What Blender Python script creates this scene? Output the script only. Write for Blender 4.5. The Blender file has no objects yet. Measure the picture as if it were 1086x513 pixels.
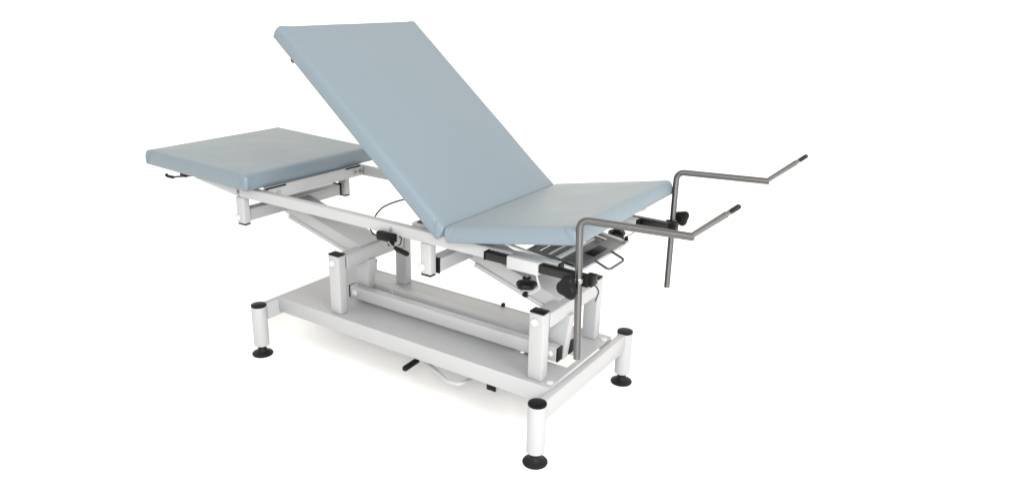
import bpy, bmesh, math
from mathutils import Vector, Matrix, noise

scene = bpy.context.scene
COL = scene.collection
V = Vector

# ------------------------------------------------------------------ materials
def nodemat(name, base, rough=.4, metal=0., spec=.5, bump=None, tint=None, aniso=0.):
    m = bpy.data.materials.new(name); m.use_nodes = True
    nt = m.node_tree; b = nt.nodes['Principled BSDF']
    b.inputs['Base Color'].default_value = (*base, 1)
    b.inputs['Roughness'].default_value = rough
    b.inputs['Metallic'].default_value = metal
    b.inputs['Specular IOR Level'].default_value = spec
    if aniso:                                   # tube ground round its girth: the highlight runs along its length
        b.inputs['Anisotropic'].default_value = aniso; b.inputs['Anisotropic Rotation'].default_value = .25
        tg = nt.nodes.new('ShaderNodeTangent'); tg.direction_type = 'UV_MAP'; tg.uv_map = 'UVMap'
        nt.links.new(tg.outputs['Tangent'], b.inputs['Tangent'])
    tc = nt.nodes.new('ShaderNodeTexCoord')
    if tint:                                    # soft, irregular colour variation of the surface itself
        sc, amt = tint
        n = nt.nodes.new('ShaderNodeTexNoise'); n.inputs['Scale'].default_value = sc; n.inputs['Detail'].default_value = 5
        nt.links.new(tc.outputs['Object'], n.inputs['Vector'])
        mx = nt.nodes.new('ShaderNodeMix'); mx.data_type = 'RGBA'
        mx.inputs[6].default_value = (*[c * (1 - amt) for c in base], 1)
        mx.inputs[7].default_value = (*[min(1, c * (1 + amt)) for c in base], 1)
        nt.links.new(n.outputs['Fac'], mx.inputs[0]); nt.links.new(mx.outputs[2], b.inputs['Base Color'])
        mr = nt.nodes.new('ShaderNodeMapRange')
        mr.inputs['To Min'].default_value = max(.02, rough - .08); mr.inputs['To Max'].default_value = rough + .08
        nt.links.new(n.outputs['Fac'], mr.inputs['Value']); nt.links.new(mr.outputs['Result'], b.inputs['Roughness'])
    if bump:
        prev = None
        for sc, st, dist in bump:
            n = nt.nodes.new('ShaderNodeTexNoise'); n.inputs['Scale'].default_value = sc; n.inputs['Detail'].default_value = 3
            nt.links.new(tc.outputs['Object'], n.inputs['Vector'])
            bp = nt.nodes.new('ShaderNodeBump'); bp.inputs['Strength'].default_value = st; bp.inputs['Distance'].default_value = dist
            nt.links.new(n.outputs['Fac'], bp.inputs['Height'])
            if prev: nt.links.new(prev.outputs['Normal'], bp.inputs['Normal'])
            prev = bp
        nt.links.new(prev.outputs['Normal'], b.inputs['Normal'])
    return m

VINYL = nodemat('blue_grey_vinyl', (.137, .178, .210), .42, spec=.45, bump=[(7, .4, .008), (520, .2, .0007)], tint=(6, .03))
_b = VINYL.node_tree.nodes['Principled BSDF']              # warm-tinted sheen stands in for warm overhead light greying the pad tops
_b.inputs['Sheen Weight'].default_value = .07; _b.inputs['Sheen Roughness'].default_value = .35; _b.inputs['Sheen Tint'].default_value = (1, .84, .62, 1)
PAINT = nodemat('white_powder_coat', (.334, .342, .354), .38, spec=.45, bump=[(420, .10, .0006)], tint=(14, .025))
BOLT = nodemat('white_plastic', (.46, .46, .46), .3, tint=(30, .02))
BLACK = nodemat('black_plastic', (.006, .006, .0065), .38, spec=.11, bump=[(300, .1, .0006)], tint=(40, .15))
RUBBER = nodemat('black_rubber', (.007, .007, .0075), .55, spec=.2, bump=[(200, .15, .0008)], tint=(30, .2))
CHROME = nodemat('polished_steel', (.135, .135, .137), .35, metal=1, tint=(25, .06), aniso=1.)
BRUSHED = nodemat('brushed_dark_steel', (.035, .035, .036), .36, metal=1, bump=[(260, .1, .0005)], tint=(40, .12))
TRAYM = nodemat('stainless_sheet', (.40, .40, .405), .42, metal=1, bump=[(5, .2, .01)], tint=(12, .1))
STEEL = nodemat('drawn_steel', (.16, .16, .162), .24, metal=1, tint=(25, .08))
SCREW = nodemat('zinc_screw', (.3, .3, .3), .3, metal=1, tint=(60, .1))
FLOORM = nodemat('white_studio_floor', (.96, .96, .96), .8, spec=.1, tint=(3, .004))

# ------------------------------------------------------------------ mesh builder
class MB:
    def __init__(self): self.bm = bmesh.new()
    def box(self, x0, x1, y0, y1, z0, z1, M=None, bevel=.002, seg=2):
        t = bmesh.new()
        vs = [t.verts.new((x, y, z)) for x in (x0, x1) for y in (y0, y1) for z in (z0, z1)]
        for f in ((0,1,3,2),(4,6,7,5),(0,4,5,1),(2,3,7,6),(0,2,6,4),(1,5,7,3)): t.faces.new([vs[i] for i in f])
        bmesh.ops.recalc_face_normals(t, faces=t.faces)
        if bevel: bmesh.ops.bevel(t, geom=list(t.edges), offset=bevel, segments=seg, affect='EDGES', profile=.5)
        self._add(t, M); return self
    def beam(self, p0, p1, w, h, up=(0,0,1), bevel=.002):      # w across, h along up
        p0, p1 = V(p0), V(p1); d = (p1 - p0); L = d.length; d.normalize()
        s = V(up).cross(d).normalized(); u = d.cross(s)
        M = Matrix((( d.x, s.x, u.x, p0.x), (d.y, s.y, u.y, p0.y), (d.z, s.z, u.z, p0.z), (0,0,0,1)))
        return self.box(0, L, -w/2, w/2, -h/2, h/2, M, bevel)
    def prism(self, poly, axis, a0, a1, bevel=.002):           # polygon of two coordinates, extruded along the third axis
        t = bmesh.new()
        def co(p, a): return {'x': (a, p[0], p[1]), 'y': (p[0], a, p[1]), 'z': (p[0], p[1], a)}[axis]
        A = [t.verts.new(co(p, a0)) for p in poly]; B = [t.verts.new(co(p, a1)) for p in poly]
        n = len(poly); t.faces.new(A); t.faces.new(B[::-1])
        for i in range(n): t.faces.new((A[i], B[i], B[(i+1)%n], A[(i+1)%n]))
        bmesh.ops.recalc_face_normals(t, faces=t.faces)
        if bevel: bmesh.ops.bevel(t, geom=list(t.edges), offset=bevel, segments=2, affect='EDGES', profile=.5)
        self._add(t); return self
    def lathe(self, prof, base, axis=(0,0,1), n=40, lobes=None):
        a = V(axis).normalized(); s = a.orthogonal().normalized(); u = a.cross(s); base = V(base)
        t = bmesh.new(); rings = []
        for r, h in prof:
            if r < 1e-6: rings.append([t.verts.new(base + a*h)]); continue
            ring = []
            for i in range(n):
                th = 2*math.pi*i/n; k = 1 if not lobes else 1 + lobes[1]*math.cos(lobes[0]*th + (lobes[2] if len(lobes) > 2 else 0))
                ring.append(t.verts.new(base + a*h + (s*math.cos(th) + u*math.sin(th))*r*k))
            rings.append(ring)
        for A, B in zip(rings, rings[1:]):
            for i in range(n):
                j = (i+1) % n
                if len(A) == 1 and len(B) > 1: t.faces.new((A[0], B[j], B[i]))
                elif len(B) == 1 and len(A) > 1: t.faces.new((A[i], A[j], B[0]))
                elif len(A) > 1: t.faces.new((A[i], A[j], B[j], B[i]))
        if len(rings[0]) > 1: t.faces.new(rings[0])
        if len(rings[-1]) > 1: t.faces.new(rings[-1])
        bmesh.ops.recalc_face_normals(t, faces=t.faces)
        self._add(t); return self
    def tube(self, pts, r, n=16, fillet=.0, flat=None):
        P = [V(p) for p in pts]
        if fillet:
            Q = [P[0]]
            for a, b, c in zip(P, P[1:], P[2:]):
                d0 = (a-b); d1 = (c-b); f = min(fillet, d0.length*.48, d1.length*.48)
                s, e = b + d0.normalized()*f, b + d1.normalized()*f
                for k in range(9):
                    q = k/8; Q.append(s*(1-q)**2 + b*2*q*(1-q) + e*q*q)
            Q.append(P[-1]); P = Q
        t = bmesh.new(); rings = []; nrm = None
        for i, p in enumerate(P):
            d = (P[min(i+1, len(P)-1)] - P[max(i-1, 0)]).normalized()
            nrm = (d.orthogonal() if nrm is None else nrm - d*nrm.dot(d)).normalized(); bn = d.cross(nrm)
            rr = r if not callable(r) else r(i/(len(P)-1))
            rings.append([t.verts.new(p + (nrm*math.cos(2*math.pi*k/n) + bn*math.sin(2*math.pi*k/n))*rr) for k in range(n)])
        uv = t.loops.layers.uv.new('UVMap')
        for i, (A, B) in enumerate(zip(rings, rings[1:])):
            for k in range(n):
                f = t.faces.new((A[k], A[(k+1)%n], B[(k+1)%n], B[k]))
                for lp, c in zip(f.loops, ((k, i), (k+1, i), (k+1, i+1), (k, i+1))): lp[uv].uv = (c[0]/n, c[1]/len(rings))
        t.faces.new(rings[0][::-1]); t.faces.new(rings[-1])
        bmesh.ops.recalc_face_normals(t, faces=t.faces)
        self._add(t); return self
    def _add(self, t, M=None):
        if M is not None: t.transform(M)
        me = bpy.data.meshes.new('tmp'); t.to_mesh(me); t.free(); self.bm.from_mesh(me); bpy.data.meshes.remove(me)
    def build(self, name, mat, parent=None, label=None, sharp=40):
        me = bpy.data.meshes.new(name); self.bm.to_mesh(me); self.bm.free()
        me.materials.append(mat)
        for p in me.polygons: p.use_smooth = True
        me.set_sharp_from_angle(angle=math.radians(sharp))
        o = bpy.data.objects.new(name, me); COL.objects.link(o)
        if parent: o.parent = parent
        if label: o['label'] = label
        return o

# ------------------------------------------------------------------ the setting
fl = MB()                                         # seamless sweep: flat floor that curves up into a low wall far behind
fl.lathe([(0, 0), (4, 0), (9, 0)] + [(9 + 2.5*math.sin(math.radians(a)), 2.5 - 2.5*math.cos(math.radians(a))) for a in range(6, 73, 6)] + [(11.6, 2.6)], (0, 0, 0), n=96)
fl.bm.faces.ensure_lookup_table()
for f in [f for f in fl.bm.faces if len(f.verts) > 50]: fl.bm.faces.remove(f)
floor = fl.build('floor', FLOORM); floor['kind'] = 'structure'; floor['label'] = 'plain white studio floor under the table'

# ------------------------------------------------------------------ the table
T = bpy.data.objects.new('examination_table', None); COL.objects.link(T)
T['label'] = 'white framed examination table with pale blue padded sections and steel leg holders'
T['category'] = 'examination table'

# ---- upholstered pads
def pad(name, org, ux, L, uy, W, th, crown=.004, label=None, rt=.014, rc=.008, seed=0.):
    """cushion: lower face starts at org (a corner), ux / uy unit edges, thickness along ux x uy"""
    ux, uy = V(ux).normalized(), V(uy).normalized(); uz = ux.cross(uy).normalized()
    hx, hy = L/2, W/2
    C = V(org) + ux*hx + uy*hy
    NE = 80; NC = 10
    def outline(d):
        r = max(rc - d, .002); ax, ay = hx - d - r, hy - d - r
        pts = []
        for cx, cy, a0 in ((ax, ay, 0), (-ax, ay, 90), (-ax, -ay, 180), (ax, -ay, 270)):
            for k in range(NC + 1):
                a = math.radians(a0 + 90*k/NC); pts.append((cx + r*math.cos(a), cy + r*math.sin(a)))
            nx = {0: (-ax, ay + r), 90: (-ax - r, -ay), 180: (ax, -ay - r), 270: (ax + r, ay)}[a0]
            x0, y0 = pts[-1]
            for k in range(1, NE):
                q = k/NE; q = q*q*(3 - 2*q)*.8 + q*.2
                pts.append((x0 + (nx[0]-x0)*q, y0 + (nx[1]-y0)*q))
        return pts
    base = outline(0)
    # distance along the outline to the nearest corner, for the gathered folds
    fold = []
    for x, y in base:
        dx, dy = hx - abs(x), hy - abs(y)
        fold.append(dx if dx > dy else dy)
    rings = []
    prof = [(.012, -.001), (.003, 0), (0, .003), (-.0012, th*.3), (-.0015, th*.5), (-.0006, th - rt)]
    for k in range(1, 8):
        a = math.pi/2*k/8; prof.append((rt*(1 - math.cos(a)), th - rt + rt*math.sin(a)))
    for d in (rt + .002, rt + .015, .05, .085, .125, .17, .215, .255):
        if d < min(hx, hy) - .02:
            q = min(1, d/.25); prof.append((d, th + crown*(1 - (1 - q)**2)))
    bm = bmesh.new()
    for d, h in prof:
        o = outline(max(d, 0)) if d > 0 else [(x*(1 - d/hx), y*(1 - d/hy)) for x, y in base]
        ring = []
        for i, (x, y) in enumerate(o):
            pt = C + ux*x + uy*y + uz*h
            if .002 < h and d < .05:
                wob = noise.noise(V((x*7 + seed, y*7, h*9)))*.0024
                f = fold[i]; edge = .006 + .026*min(1, h/(th - .006)); g = .0016/(1 + math.exp((f - edge)/.0007)) - .0022*math.exp(-((f - edge - .002)/.0022)**2) - .0010*math.exp(-((f - edge - .03)/.006)**2)*(h/th)
                n2 = V((x, y)); out = ux*(1 if abs(hx-abs(x)) < abs(hy-abs(y)) else 0)*math.copysign(1, x) + uy*(1 if abs(hx-abs(x)) >= abs(hy-abs(y)) else 0)*math.copysign(1, y)
                pt += out*(wob + g*(1 if h < th - .004 else .3))
            elif d >= .05:
                pt += uz*noise.noise(V((x*5 + seed, y*5, 3.1)))*.0014
            ring.append(bm.verts.new(pt))
        rings.append(ring)
    n = len(base)
    for A, B in zip(rings, rings[1:]):
        for i in range(n): bm.faces.new((A[i], A[(i+1)%n], B[(i+1)%n], B[i]))
    bm.faces.new(rings[0][::-1]); bm.faces.new(rings[-1])
    bmesh.ops.recalc_face_normals(bm, faces=bm.faces)
    m = MB(); m.bm.free(); m.bm = bm
    return m.build(name, VINYL, T, label, sharp=60)

def frame_dir(p0, p1):
    d = (V(p1) - V(p0)); L = d.length; d.normalize(); return d, L, V((-d.z, 0, d.x))
HW = .30
# backrest: face runs hinge -> top
bd, bL, bn = frame_dir((.262, 0, .6206), (-.330, 0, 1.117))       # bn points away from the face
bth = .046
bo = V((.262, HW, .6206)) + bn*bth
backrest = pad('backrest', V((.262, HW, .6206)) + bn*bth, bd, bL, (0,-1,0), 2*HW, bth, label='raised pale blue backrest pad', seed=2.)
sd, sL, sn = frame_dir((.256, 0, .627), (.653, 0, .702))
sth = .045
seat = pad('seat', V((.258, -HW, .627)) - sn*sth, sd, sL, (0,1,0), 2*HW, sth, label='pale blue seat pad tilted up towards the leg holders', seed=5.)
ld, lL, ln = frame_dir((-1.072, 0, .656), (-.536, 0, .642))
lth = .052
leaf = pad('head_cushion', V((-1.072, -HW, .656)) - ln*lth, ld, lL, (0,1,0), 2*HW, lth, label='flat pale blue cushion at the low end', seed=9.)

# ---- base platform (folded sheet with a cut-out), end bars
m = MB()
PX0, PX1, PY, PZ = -.5435, .5435, .195, .190
cx0, cx1, cy0, cy1 = .35, .528, -.062, .022
def plate_grid():
    xs, ys = (PX0, cx0, cx1, PX1), (-PY, cy0, cy1, PY)
    t = bmesh.new(); g = [[t.verts.new((x, y, PZ)) for y in ys] for x in xs]
    for i in range(3):
        for j in range(3):
            if (i, j) != (1, 1): t.faces.new((g[i][j], g[i+1][j], g[i+1][j+1], g[i][j+1]))
    r = bmesh.ops.extrude_face_region(t, geom=list(t.faces))
    for v in [v for v in r['geom'] if isinstance(v, bmesh.types.BMVert)]: v.co.z -= .004
    bmesh.ops.recalc_face_normals(t, faces=t.faces)
    m._add(t)
plate_grid()
for s in (-1, 1):
    a, b = sorted((s*(PY + .0004), s*(PY + .0054)))
    m.box(PX0, PX1, a, b, .138, PZ + .002, bevel=.0016)
platform = m.build('base_platform', PAINT, T)
for s in (-1, 1):                                   # bolt heads beside the right-hand posts
    m = MB(); m.lathe([(.011, 0), (.011, .002), (.007, .004), (0, .0045)], (.531, s*.168, PZ), n=24); m.build('bolt', BOLT, platform)
for s in (-1, 1):
    m = MB(); m.box(s*.557 - .0125, s*.557 + .0125, -.252, .252, .124, .184, bevel=.004)
    m.build('end_bar', PAINT, T)
# leg + cap + foot
for sx in (-1, 1):
    for sy in (-1, 1):
        x, y = sx*.556, sy*.276
        m = MB(); m.lathe([(.0235, .036), (.0255, .038), (.0255, .180), (.0245, .1815)], (x, y, 0), n=48)
        leg = m.build('leg', PAINT, T)
        m = MB(); m.lathe([(.0255, .181), (.0262, .183), (.0255, .1865), (.015, .189), (0, .1895)], (x, y, 0), n=48); m.build('cap', BLACK, leg)
        m = MB(); m.lathe([(.0340, 0), (.0352, .003), (.0344, .006), (.026, .011), (.0175, .015), (.0145, .021), (.0130, .037), (0, .037)], (x, y, 0), n=48)
        m.build('foot_pad', RUBBER, leg)

# ---- uprights
PL, PR = -.286, .487
for x in (PL, PR):
    for s in (-1, 1):
        y0, y1 = (-.181, -.147) if s < 0 else (.147, .181)
        m = MB(); m.box(x - .0235, x + .0235, y0, y1, PZ, .392, bevel=.004, seg=3)
        post = m.build('post', PAINT, T)
        m = MB(); m.box(x - .0235, x + .0235, y0, y1, .3925, .3975, bevel=.002); m.build('cap', BLACK, post)
        m = MB(); m.lathe([(.0125, 0), (.0125, .003), (.0105, .0065), (.006, .0085), (0, .009)], (x - .005, s*.181, .366), (0, s, 0), n=32)
        m.build('bolt', BOLT, post)
# ---- rocker shafts between the uprights, with the swinging arms
for x in (PL, PR):
    m = MB(); m.box(x - .024, x + .024, -.142, .142, .341, .386, bevel=.004, seg=3)
    sh = m.build('cross_shaft', PAINT, T)
    for s in (-1, 1):
        m = MB(); m.box(x - .019, x + .019, min(s*.1425, s*.1465), max(s*.1425, s*.1465), .340, .380, bevel=.001); m.build('washer', BLACK, sh)
    # lower arm
    m = MB(); m.prism([(x - .036, .200), (x + .016, .200), (x + .034, .346), (x - .030, .346)], 'y', -.046, -.014, bevel=.003)
    m.build('lower_arm', PAINT, T)
# upper arms: wide box from the hanging cross tube down to the shaft
CT = (-.660, .160); CZ = .474
for x0, x1 in zip(CT, (PL, PR)):
    m = MB(); m.beam((x0 + .012, 0, CZ - .006), (x1 - .004, 0, .372), .112, .046, bevel=.004)
    m.beam((x0 + .030, -.0575, CZ - .040), (x1 - .03, -.0575, .352), .003, .014, bevel=.001)      # folded lip
    m.build('upper_arm', PAINT, T)

# ---- long link bars
for (y0, y1, xa, xb, z0, z1) in ((-.082, -.052, PL - .030, PR + .013, .207, .251), (-.010, .020, PL - .028, PR + .012, .203, .245)):
    m = MB(); m.box(xa, xb, y0, y1, z0, z1, bevel=.003, seg=3)
    lk = m.build('link_bar', PAINT, T)
    for xe, s in ((xa, -1), (xb, 1)):
        m = MB(); m.box(min(xe + s*.0005, xe + s*.005), max(xe + s*.0005, xe + s*.005), y0, y1, z0, z1, bevel=.0015); m.build('end_cap', BLACK, lk)
    for x in (xa + .022, xb - .022):
        m = MB(); m.lathe([(.0115, 0), (.0115, .003), (.009, .0065), (.005, .008), (0, .0085)], (x, y0, .229), (0, -1, 0), n=28); m.build('bolt', BOLT, lk)
    if y0 > -.05:
        m = MB(); m.box(-.205, -.182, y0 - .003, y1 + .003, z0 - .003, z1 + .003, bevel=.003); m.build('clamp_band', PAINT, lk)
# ---- upper frame
RZ0, RZ1 = .546, .5805
for s in (-1, 1):
    ya, yb = sorted((s*.250, s*.224))
    m = MB(); m.box(-.640, .584, ya, yb, RZ0, RZ1, bevel=.003, seg=3)
    rail = m.build('side_rail', PAINT, T)
    m = MB(); m.box(.5845, .589, ya, yb, RZ0, RZ1, bevel=.0015); m.build('end_cap', BLACK, rail)
    for x in (-.006, ) if s < 0 else ():
        m = MB(); m.lathe([(.006, 0), (.006, .003), (.003, .005), (0, .005)], (.030, -.250, .5635), (0, -1, 0), n=6); m.build('screw', SCREW, rail)
m = MB(); m.box(-.553, -.524, -.221, .221, .549, .5885, bevel=.003, seg=3)
cr = m.build('cross_rail', PAINT, T)
for y, r in ((-.182, .0075), (-.207, .0045), (.178, .0065), (.205, .0075)):
    m = MB(); m.lathe([(r, 0), (r, .003), (r*.6, .0055), (0, .0055)], (-.524, y, .568), (1, 0, 0), n=6 if r > .007 else 20); m.build('screw', SCREW, cr)
m = MB(); m.box(.250, .276, -.221, .221, .552, .580, bevel=.003); m.build('cross_rail', PAINT, T)
for y0, y1 in ((-.235, -.15), (.13, .205)):
    m = MB(); m.box(-.5238, -.5220, y0, y1, .5845, .5880, bevel=.0005); m.tube([(-.5225, y0, .5885), (-.5225, y1, .5885)], .0018, n=12); m.build('hinge', BLACK, T)
# head section subframe
for s in (-1, 1):
    ya, yb = sorted((s*.262, s*.238))
    z = .5835
    m = MB(); m.beam((-.860, s*.245, .5915), (-.646, s*.245, .5645), .022, .032, bevel=.003)
    m.build('head_section_rail', PAINT, T)
m = MB(); m.box(-.864, -.838, -.232, .232, .577, .605, bevel=.003); m.build('head_section_bar', PAINT, T)
# hangers and hanging cross tubes
for x in CT:
    for s in (-1, 1):
        ya, yb = sorted((s*.250, s*.2225))
        xh = x + (.018 if x < 0 else -.004)
        m = MB(); m.box(xh - .020, xh + .018, ya, yb, .452, RZ0 - .001, bevel=.004, seg=3)
        hg = m.build('hanger', PAINT, T)
        m = MB(); m.box(xh - .019, xh + .017, ya + .001, yb - .001, .4465, .4515, bevel=.0015); m.build('cap', BLACK, hg)
        m = MB(); m.lathe([(.012, 0), (.012, .003), (.010, .0065), (.006, .0085), (0, .009)], (xh - .014, s*.250, .472), (0, s, 0), n=32); m.build('bolt', BOLT, hg)
    m = MB(); m.box(x - .020, x + .020, -.212, .212, CZ - .021, CZ + .021, bevel=.003, seg=3)
    ct = m.build('cross_tube', PAINT, T)
    for s in (-1, 1):
        ya, yb = sorted((s*.2125, s*.2185))
        m = MB(); m.box(x - .021, x + .021, ya, yb, CZ - .024, CZ + .024, bevel=.002); m.build('end_cap', BLACK, ct)
m = MB(); m.lathe([(.005, 0), (.005, .002), (0, .0025)], (-.650, -.2495, .5635), (0, -1, 0), n=20); m.build('pivot_hole', BLACK, T)

# ---- backrest underside: frame tubes, support strut, locking spring and its cable
back = lambda t, y, off: V((.252, y, .629)) + bd*t + bn*(bth + off)
for s in (-1, 1):
    m = MB(); m.beam(back(.02, s*.19, .015), back(.70, s*.19, .015), .028, .026, up=bn, bevel=.003)
    fr = m.build('backrest_frame', PAINT, T)
m = MB(); m.beam(back(.52, -.174, .016), back(.52, .174, .016), .026, .024, up=bn, bevel=.003); m.build('backrest_bar', PAINT, T)
m = MB(); m.box(.080, .152, -.218, -.172, .553, .5865, bevel=.003); br = m.build('backrest_bracket', PAINT, T)
m = MB(); m.box(.094, .138, -.211, -.180, .587, .590, bevel=.001); m.build('cap', BLACK, br)
m = MB(); m.tube([(.245, .03, .568), (.02, .03, .735)], .011, n=20); gs = m.build('locking_spring', BLACK, T)
m = MB(); m.tube([(.03, .03, .7276), tuple(back(.52, .03, .008))], .005, n=14); m.build('piston_rod', CHROME, gs)
m = MB(); m.tube([(-.041, -.232, .545), (-.075, -.20, .548), (-.165, -.105, .535), (-.142, -.1, .563), (-.092, -.1, .590), (-.036, -.09, .610), (.03, .0, .65), (.05, .03, .715)], .0026, n=10, fillet=.05)
m.build('cable', BLACK, T, 'thin black cable running up behind the backrest')
tip = back(.665, -.245, .016)
m = MB(); m.lathe([(.009, 0), (.010, .004), (.010, .018), (.007, .022), (0, .023)], back(.675, -.262, .010), (0, -1, 0), n=24); m.build('handle_knob', BLACK, T)
# lock with its lever, under the near rail
m = MB(); m.box(-.012, .056, -.272, -.2505, .529, .5555, bevel=.006, seg=3); m.box(.040, .060, -.280, -.268, .522, .546, bevel=.004)
lock = m.build('recline_lock', BLACK, T)
m = MB(); m.tube([(.050, -.284, .538), (.066, -.290, .531), (.086, -.292, .527)], .0032, n=12); m.build('lever', SCREW, lock)
m = MB(); m.tube([(.080, -.292, .530), (.090, -.293, .5265), (.126, -.294, .521), (.130, -.294, .5205)], lambda q: .0075 if .1 < q < .9 else .0055, n=18); m.build('lever_grip', BLACK, lock)
m = MB(); m.tube([(-.040, -.262, .553), (-.030, -.262, .540), (-.010, -.262, .537)], .002, n=8); m.build('inner_wire', BLACK, lock)
m = MB(); m.tube([(.062, -.252, .548), (.071, -.252, .546), (.066, -.252, .525), (.058, -.252, .520)], .0018, n=8, fillet=.006); m.build('inner_wire', BLACK, lock)
# lever of the head section
m = MB(); m.tube([(-.975, -.284, .571), (-.955, -.284, .571), (-.915, -.284, .579), (-.86, -.284, .590), (-.80, -.25, .597)], .0035, n=12, fillet=.01)
hl = m.build('head_section_lever', BRUSHED, T)
m = MB(); m.tube([(-.986, -.284, .576), (-.978, -.284, .571), (-.945, -.284, .572)], .0055, n=14, fillet=.004); m.build('lever_grip', BLACK, hl)
m = MB(); m.box(-.892, -.862, -.294, -.272, .585, .603, bevel=.003); m.build('lever_block', BLACK, hl)

# ---- seat underside
sp = lambda t, y, off: V((.258, y, .627)) + sd*t - sn*(sth + off)
for s in (-1, 1):
    m = MB(); m.beam(sp(.01, s*.19, .013), sp(.36, s*.19, .013), .024, .024, up=sn, bevel=.003); m.build('seat_frame', PAINT, T)
for t in (.17, .33):
    m = MB(); m.beam(sp(t, -.176, .014), sp(t, .176, .014), .024, .022, up=sn, bevel=.003); m.build('seat_bar', PAINT, T)
m = MB(); m.tube([(.30, -.15, .575), (.385, -.15, .600), (.44, -.15, .594)], .006, n=12, fillet=.02); m.build('seat_strut', PAINT, T)
m = MB(); m.box(.412, .430, -.176, -.160, .577, .602, bevel=.003); m.build('seat_stop', BLACK, T)

# ---- instrument tray on its runners
tr = V((.44, 0, .5545)); td, tL, tn = frame_dir((.425, 0, .5565), (.592, 0, .534)); tn = -tn if tn.z < 0 else tn
TM = Matrix(((td.x, 0, tn.x, .425), (td.y, 1, tn.y, 0), (td.z, 0, tn.z, .5565), (0, 0, 0, 1)))
m = MB()
def tb(x0, x1, y0, y1, z0, z1, bev=.0012): m.box(x0, x1, y0, y1, z0, z1, TM, bev)
W2 = .143
tb(0, tL, -W2, -W2 + .022, -.003, 0); tb(0, tL, W2 - .022, W2, -.003, 0)
tb(0, .016, -W2 + .0221, W2 - .0221, -.003, 0); tb(tL - .050, tL, -W2 + .0221, W2 - .0221, -.003, 0)
tb(.016, tL - .05, -W2 + .022, W2 - .022, -.0165, -.0135)
for s in (-1, 1): tb(.016, tL - .05, min(s*(W2 - .022), s*(W2 - .0245)), max(s*(W2 - .022), s*(W2 - .0245)), -.0133, -.0032)
tb(.0135, .016, -W2 + .025, W2 - .025, -.0133, -.0032); tb(tL - .05, tL - .0475, -W2 + .025, W2 - .025, -.0133, -.0032)
tb(tL, tL + .003, -W2, W2, -.010, .0005); tb(0, tL, -W2 - .002, -W2, -.008, .0005)
tray = m.build('instrument_tray', TRAYM, T, 'shallow stainless steel tray under the seat')
m = MB(); m.box(.072, .085, -.118, .110, -.0133, -.0075, TM, .001); m.build('divider', BOLT, tray)
m = MB(); m.box(.0475, .0500, -.118, .118, -.0133, -.008, TM, .0008); m.build('divider', BOLT, tray)
m = MB(); m.box(tL - .07, tL - .022, -.1395, -.1335, .0002, .0018, TM, .0005); m.build('slot', BLACK, tray)
m = MB(); m.box(tL - .043, tL - .014, -.035, .05, .0002, .0015, TM, .0005); m.build('slot', BRUSHED, tray)
hz = .529
m = MB(); m.tube([(.585, -.046, hz + .002), (.650, -.086, hz), (.650, .012, hz), (.585, .052, hz + .002)], .0036, n=14, fillet=.018); m.build('handle', CHROME, tray)
for y in (.146,): 
    m = MB(); m.lathe([(.006, 0), (.0065, .004), (.004, .012), (0, .013)], (.592, y, .538), (0, 0, 1), n=18); m.build('stop_knob', BLACK, tray)
for s in (-1, 1):
    m = MB(); m.tube([(.285, s*.150, .572), (.43, s*.150, .553), (.60, s*.150, .531)], .005, n=14); rn = m.build('tray_runner', BOLT, T)
    m = MB(); m.tube([(.575, s*.150, .530), (.575, s*.150, .505)], .0022, n=8); m.build('stop_pin', SCREW, rn)

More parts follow.
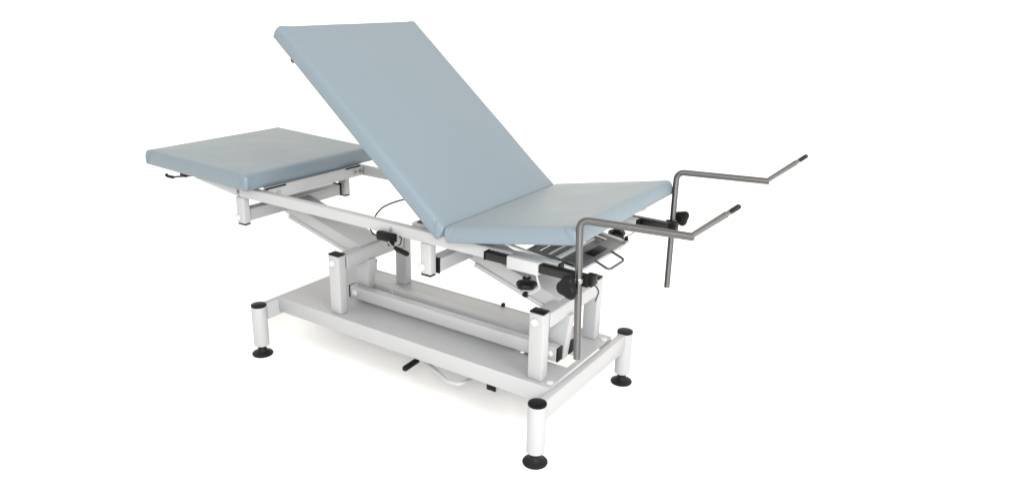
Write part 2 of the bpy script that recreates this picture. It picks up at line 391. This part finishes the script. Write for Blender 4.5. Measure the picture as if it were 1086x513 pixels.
# ---- leg holders on each side
for s in (-1, 1):
    yy = lambda a, b: tuple(sorted((s*a, s*b)))
    y0, y1 = yy(.281, .257)
    m = MB(); m.box(.383, .693, y0, y1, .556, .578, bevel=.002); bar = m.build('leg_holder_bar', BRUSHED, T)
    for xa, xb in ((.378, .3825), (.6935, .697)):
        m = MB(); m.box(xa, xb, y0 - .001, y1 + .001, .555, .579, bevel=.0012); m.build('end_cap', BLACK, bar)
    ya, yb = yy(.2855, .2515)
    m = MB(); m.box(.452, .546, ya, yb, .549, .5835, bevel=.003); slv = m.build('clamp_sleeve', PAINT, T)
    m = MB(); m.tube([(.505, s*.268, .550), (.505, s*.268, .520)], .0055, n=18); m.build('threaded_stud', CHROME, slv)
    m = MB(); m.lathe([(.008, .016), (.011, .014), (.012, .004), (.022, .002), (.0265, -.003), (.0265, -.010), (.022, -.013), (.010, -.010), (0, -.010)], (.505, s*.268, .517), n=48, lobes=(5, .07)); m.build('hand_knob', BLACK, slv)
    m = MB(); m.tube([(.541, s*.281, .552), (.548, s*.286, .538), (.556, s*.286, .520), (.532, s*.286, .500), (.514, s*.286, .492)], .0026, n=10, fillet=.006); m.build('release_wire', PAINT, slv)
    m = MB(); m.lathe([(0, -.009), (.005, -.008), (.008, -.002), (.008, .003), (.005, .008), (0, .009)], (.514, s*.286, .492), (.8, 0, .4), n=20); m.build('wire_tip', BLACK, slv)
    # rod
    xr, yr = .668, .2945
    m = MB()
    dx = -.006 if s < 0 else .004
    m.tube([(xr + .007, s*yr, .362), (xr + dx, s*yr, .728 if s > 0 else .722), (xr + .272, s*yr, .742 if s > 0 else .735)], .0090, n=24, fillet=.026)
    m.tube([(xr + .250, s*yr, .7405 if s > 0 else .7335), (xr + .268, s*yr, .7415 if s > 0 else .7345)], lambda q: .009 - .003*q, n=20)
    rod = m.build('leg_holder', CHROME, T, 'bent polished steel leg holder rod')
    zb = .742 if s > 0 else .7355
    a, b = V((xr + .262, s*yr, zb - .003)), V((xr + .362, s*yr, zb + .085))
    m = MB(); m.tube([a, a + (b-a)*.08, a + (b-a)*.5, a + (b-a)*.75], lambda q: .0060 + .0012*q, n=20)
    m.beam(a + (b-a)*.55, b, .0145, .0115, up=(-.66, 0, .75), bevel=.005)
    m.build('heel_rest', STEEL, rod)
    m = MB(); m.beam(a + (b-a)*.80, b + (b-a)*.02, .0150, .0120, up=(-.66, 0, .75), bevel=.0055); m.build('grip', BRUSHED, rod)
    # clamp: block, lobed knob
    m = MB(); ya, yb = yy(.2900, .2815); m.box(.656, .690, ya, yb, .553, .581, bevel=.003); ya, yb = yy(.2835, .252); m.box(.6755, .6985, ya, yb, .5535, .5815, bevel=.003); m.build('rod_clamp', BLACK, rod); m = MB(); m.lathe([(.0095, -.006), (.0105, -.004), (.0105, .004), (.0095, .006)], (.669, s*.2945, .570), (0, 0, 1), n=28); m.build('rod_collar', SCREW, rod)
    if s < 0:
        m = MB(); m.lathe([(.010, -.014), (.012, -.006), (.025, -.004), (.028, .003), (.028, .010), (.024, .015), (0, .017)], (.655, -.320, .558), (-.25, -1, 0), n=60, lobes=(3, .17, 1.2))
    else:
        m = MB(); m.lathe([(.010, -.014), (.012, -.006), (.020, -.003), (.0225, .003), (.0225, .010), (.019, .014), (0, .016)], (.690, .318, .583), (.1, 1, 0), n=60, lobes=(3, .15))
    m.build('lobed_knob', BLACK, rod)
    if s < 0:
        m = MB(); m.tube([(.690, -.262, .556), (.703, -.262, .548), (.708, -.262, .538), (.700, -.262, .512)], .0017, n=8, fillet=.005); m.build('spring_hook', BRUSHED, rod)
        m = MB()

# ---- foot lever below the platform
m = MB(); m.tube([(.270, -.06, .104), (.262, -.118, .108), (.246, -.205, .108), (.205, -.212, .108), (.066, -.150, .110), (.047, -.160, .110), (.048, -.190, .110)], .0068, n=18, fillet=.016)
fp = m.build('foot_lever', PAINT, T)
m = MB(); m.tube([(.046, -.158, .110), (.047, -.162, .110), (.051, -.226, .110), (.051, -.231, .110)], lambda q: .0095 if .1 < q < .9 else .0075, n=20); m.build('lever_grip', BLACK, fp)
m = MB(); m.tube([(.262, -.10, .104), (.262, .10, .104)], .009, n=18); m.box(.245, .279, -.02, .02, .095, .1855, bevel=.003); m.build('lever_axle', PAINT, fp)
m = MB(); m.box(.318, .350, -.165, .165, .100, .1345, bevel=.002); cb = m.build('bottom_bar', PAINT, T)
m = MB(); m.box(.318, .350, -.170, -.1655, .100, .1345, bevel=.001); m.build('end_cap', BLACK, cb)
m = MB(); m.lathe([(.006, 0), (.0075, .003), (.0075, .012), (.005, .016), (0, .016)], (.131, .199, .186), (0, 0, 1), n=18); m.build('rubber_stop', BLACK, T)

# ------------------------------------------------------------------ light
w = bpy.data.worlds.new('World'); scene.world = w; w.use_nodes = True
nt = w.node_tree; bg = nt.nodes['Background']
tc = nt.nodes.new('ShaderNodeTexCoord'); sep = nt.nodes.new('ShaderNodeSeparateXYZ'); rp = nt.nodes.new('ShaderNodeValToRGB')
nt.links.new(tc.outputs['Generated'], sep.inputs[0]); nt.links.new(sep.outputs['Z'], rp.inputs['Fac'])
e = rp.color_ramp.elements
e[0].position = 0; e[0].color = (.82, .78, .70, 1)
e[1].position = 1; e[1].color = (1, .95, .88, 1)
k = e.new(.35); k.color = (.88, .84, .78, 1)
nt.links.new(rp.outputs['Color'], bg.inputs['Color']); bg.inputs['Strength'].default_value = 1.6

def area(name, loc, target, size, power, color=(1,1,1)):
    l = bpy.data.lights.new(name, 'AREA'); l.shape = 'RECTANGLE'; l.size, l.size_y = size; l.energy = power; l.color = color
    o = bpy.data.objects.new(name, l); COL.objects.link(o); o.location = loc
    o.rotation_euler = (V(target) - V(loc)).to_track_quat('-Z', 'Y').to_euler()
area('softbox_key', (2.25, -3.1, 2.1), (.05, 0, .35), (1.3, 1.0), 108, (.975, .99, 1))
area('softbox_side', (4.4, -1.7, 2.75), (.1, 0, .25), (1.7, 1.7), 150, (1, .992, .985))

# ------------------------------------------------------------------ camera
R = [[0.8388765471726125, 0.5437286861658779, 0.025401859067477155], [-0.19476926855869134, 0.256262685676632, 0.9467810557702205], [-0.5082824709148738, 0.7991799245289687, -0.3208743959722285]]
cd = bpy.data.cameras.new('Camera'); cam = bpy.data.objects.new('Camera', cd); COL.objects.link(cam)
M = Matrix(((R[0][0], R[1][0], -R[2][0]), (R[0][1], R[1][1], -R[2][1]), (R[0][2], R[1][2], -R[2][2])))
cam.matrix_world = Matrix.Translation((1.454167, -1.836146, 1.24684)) @ M.to_4x4()
cd.sensor_width = 36; cd.lens = 810.704/1086*36
cd.clip_start = .01; cd.clip_end = 500
scene.camera = cam
scene.view_settings.view_transform = 'Standard'; scene.view_settings.look = 'None'
scene.view_settings.exposure = 0; scene.view_settings.gamma = 1
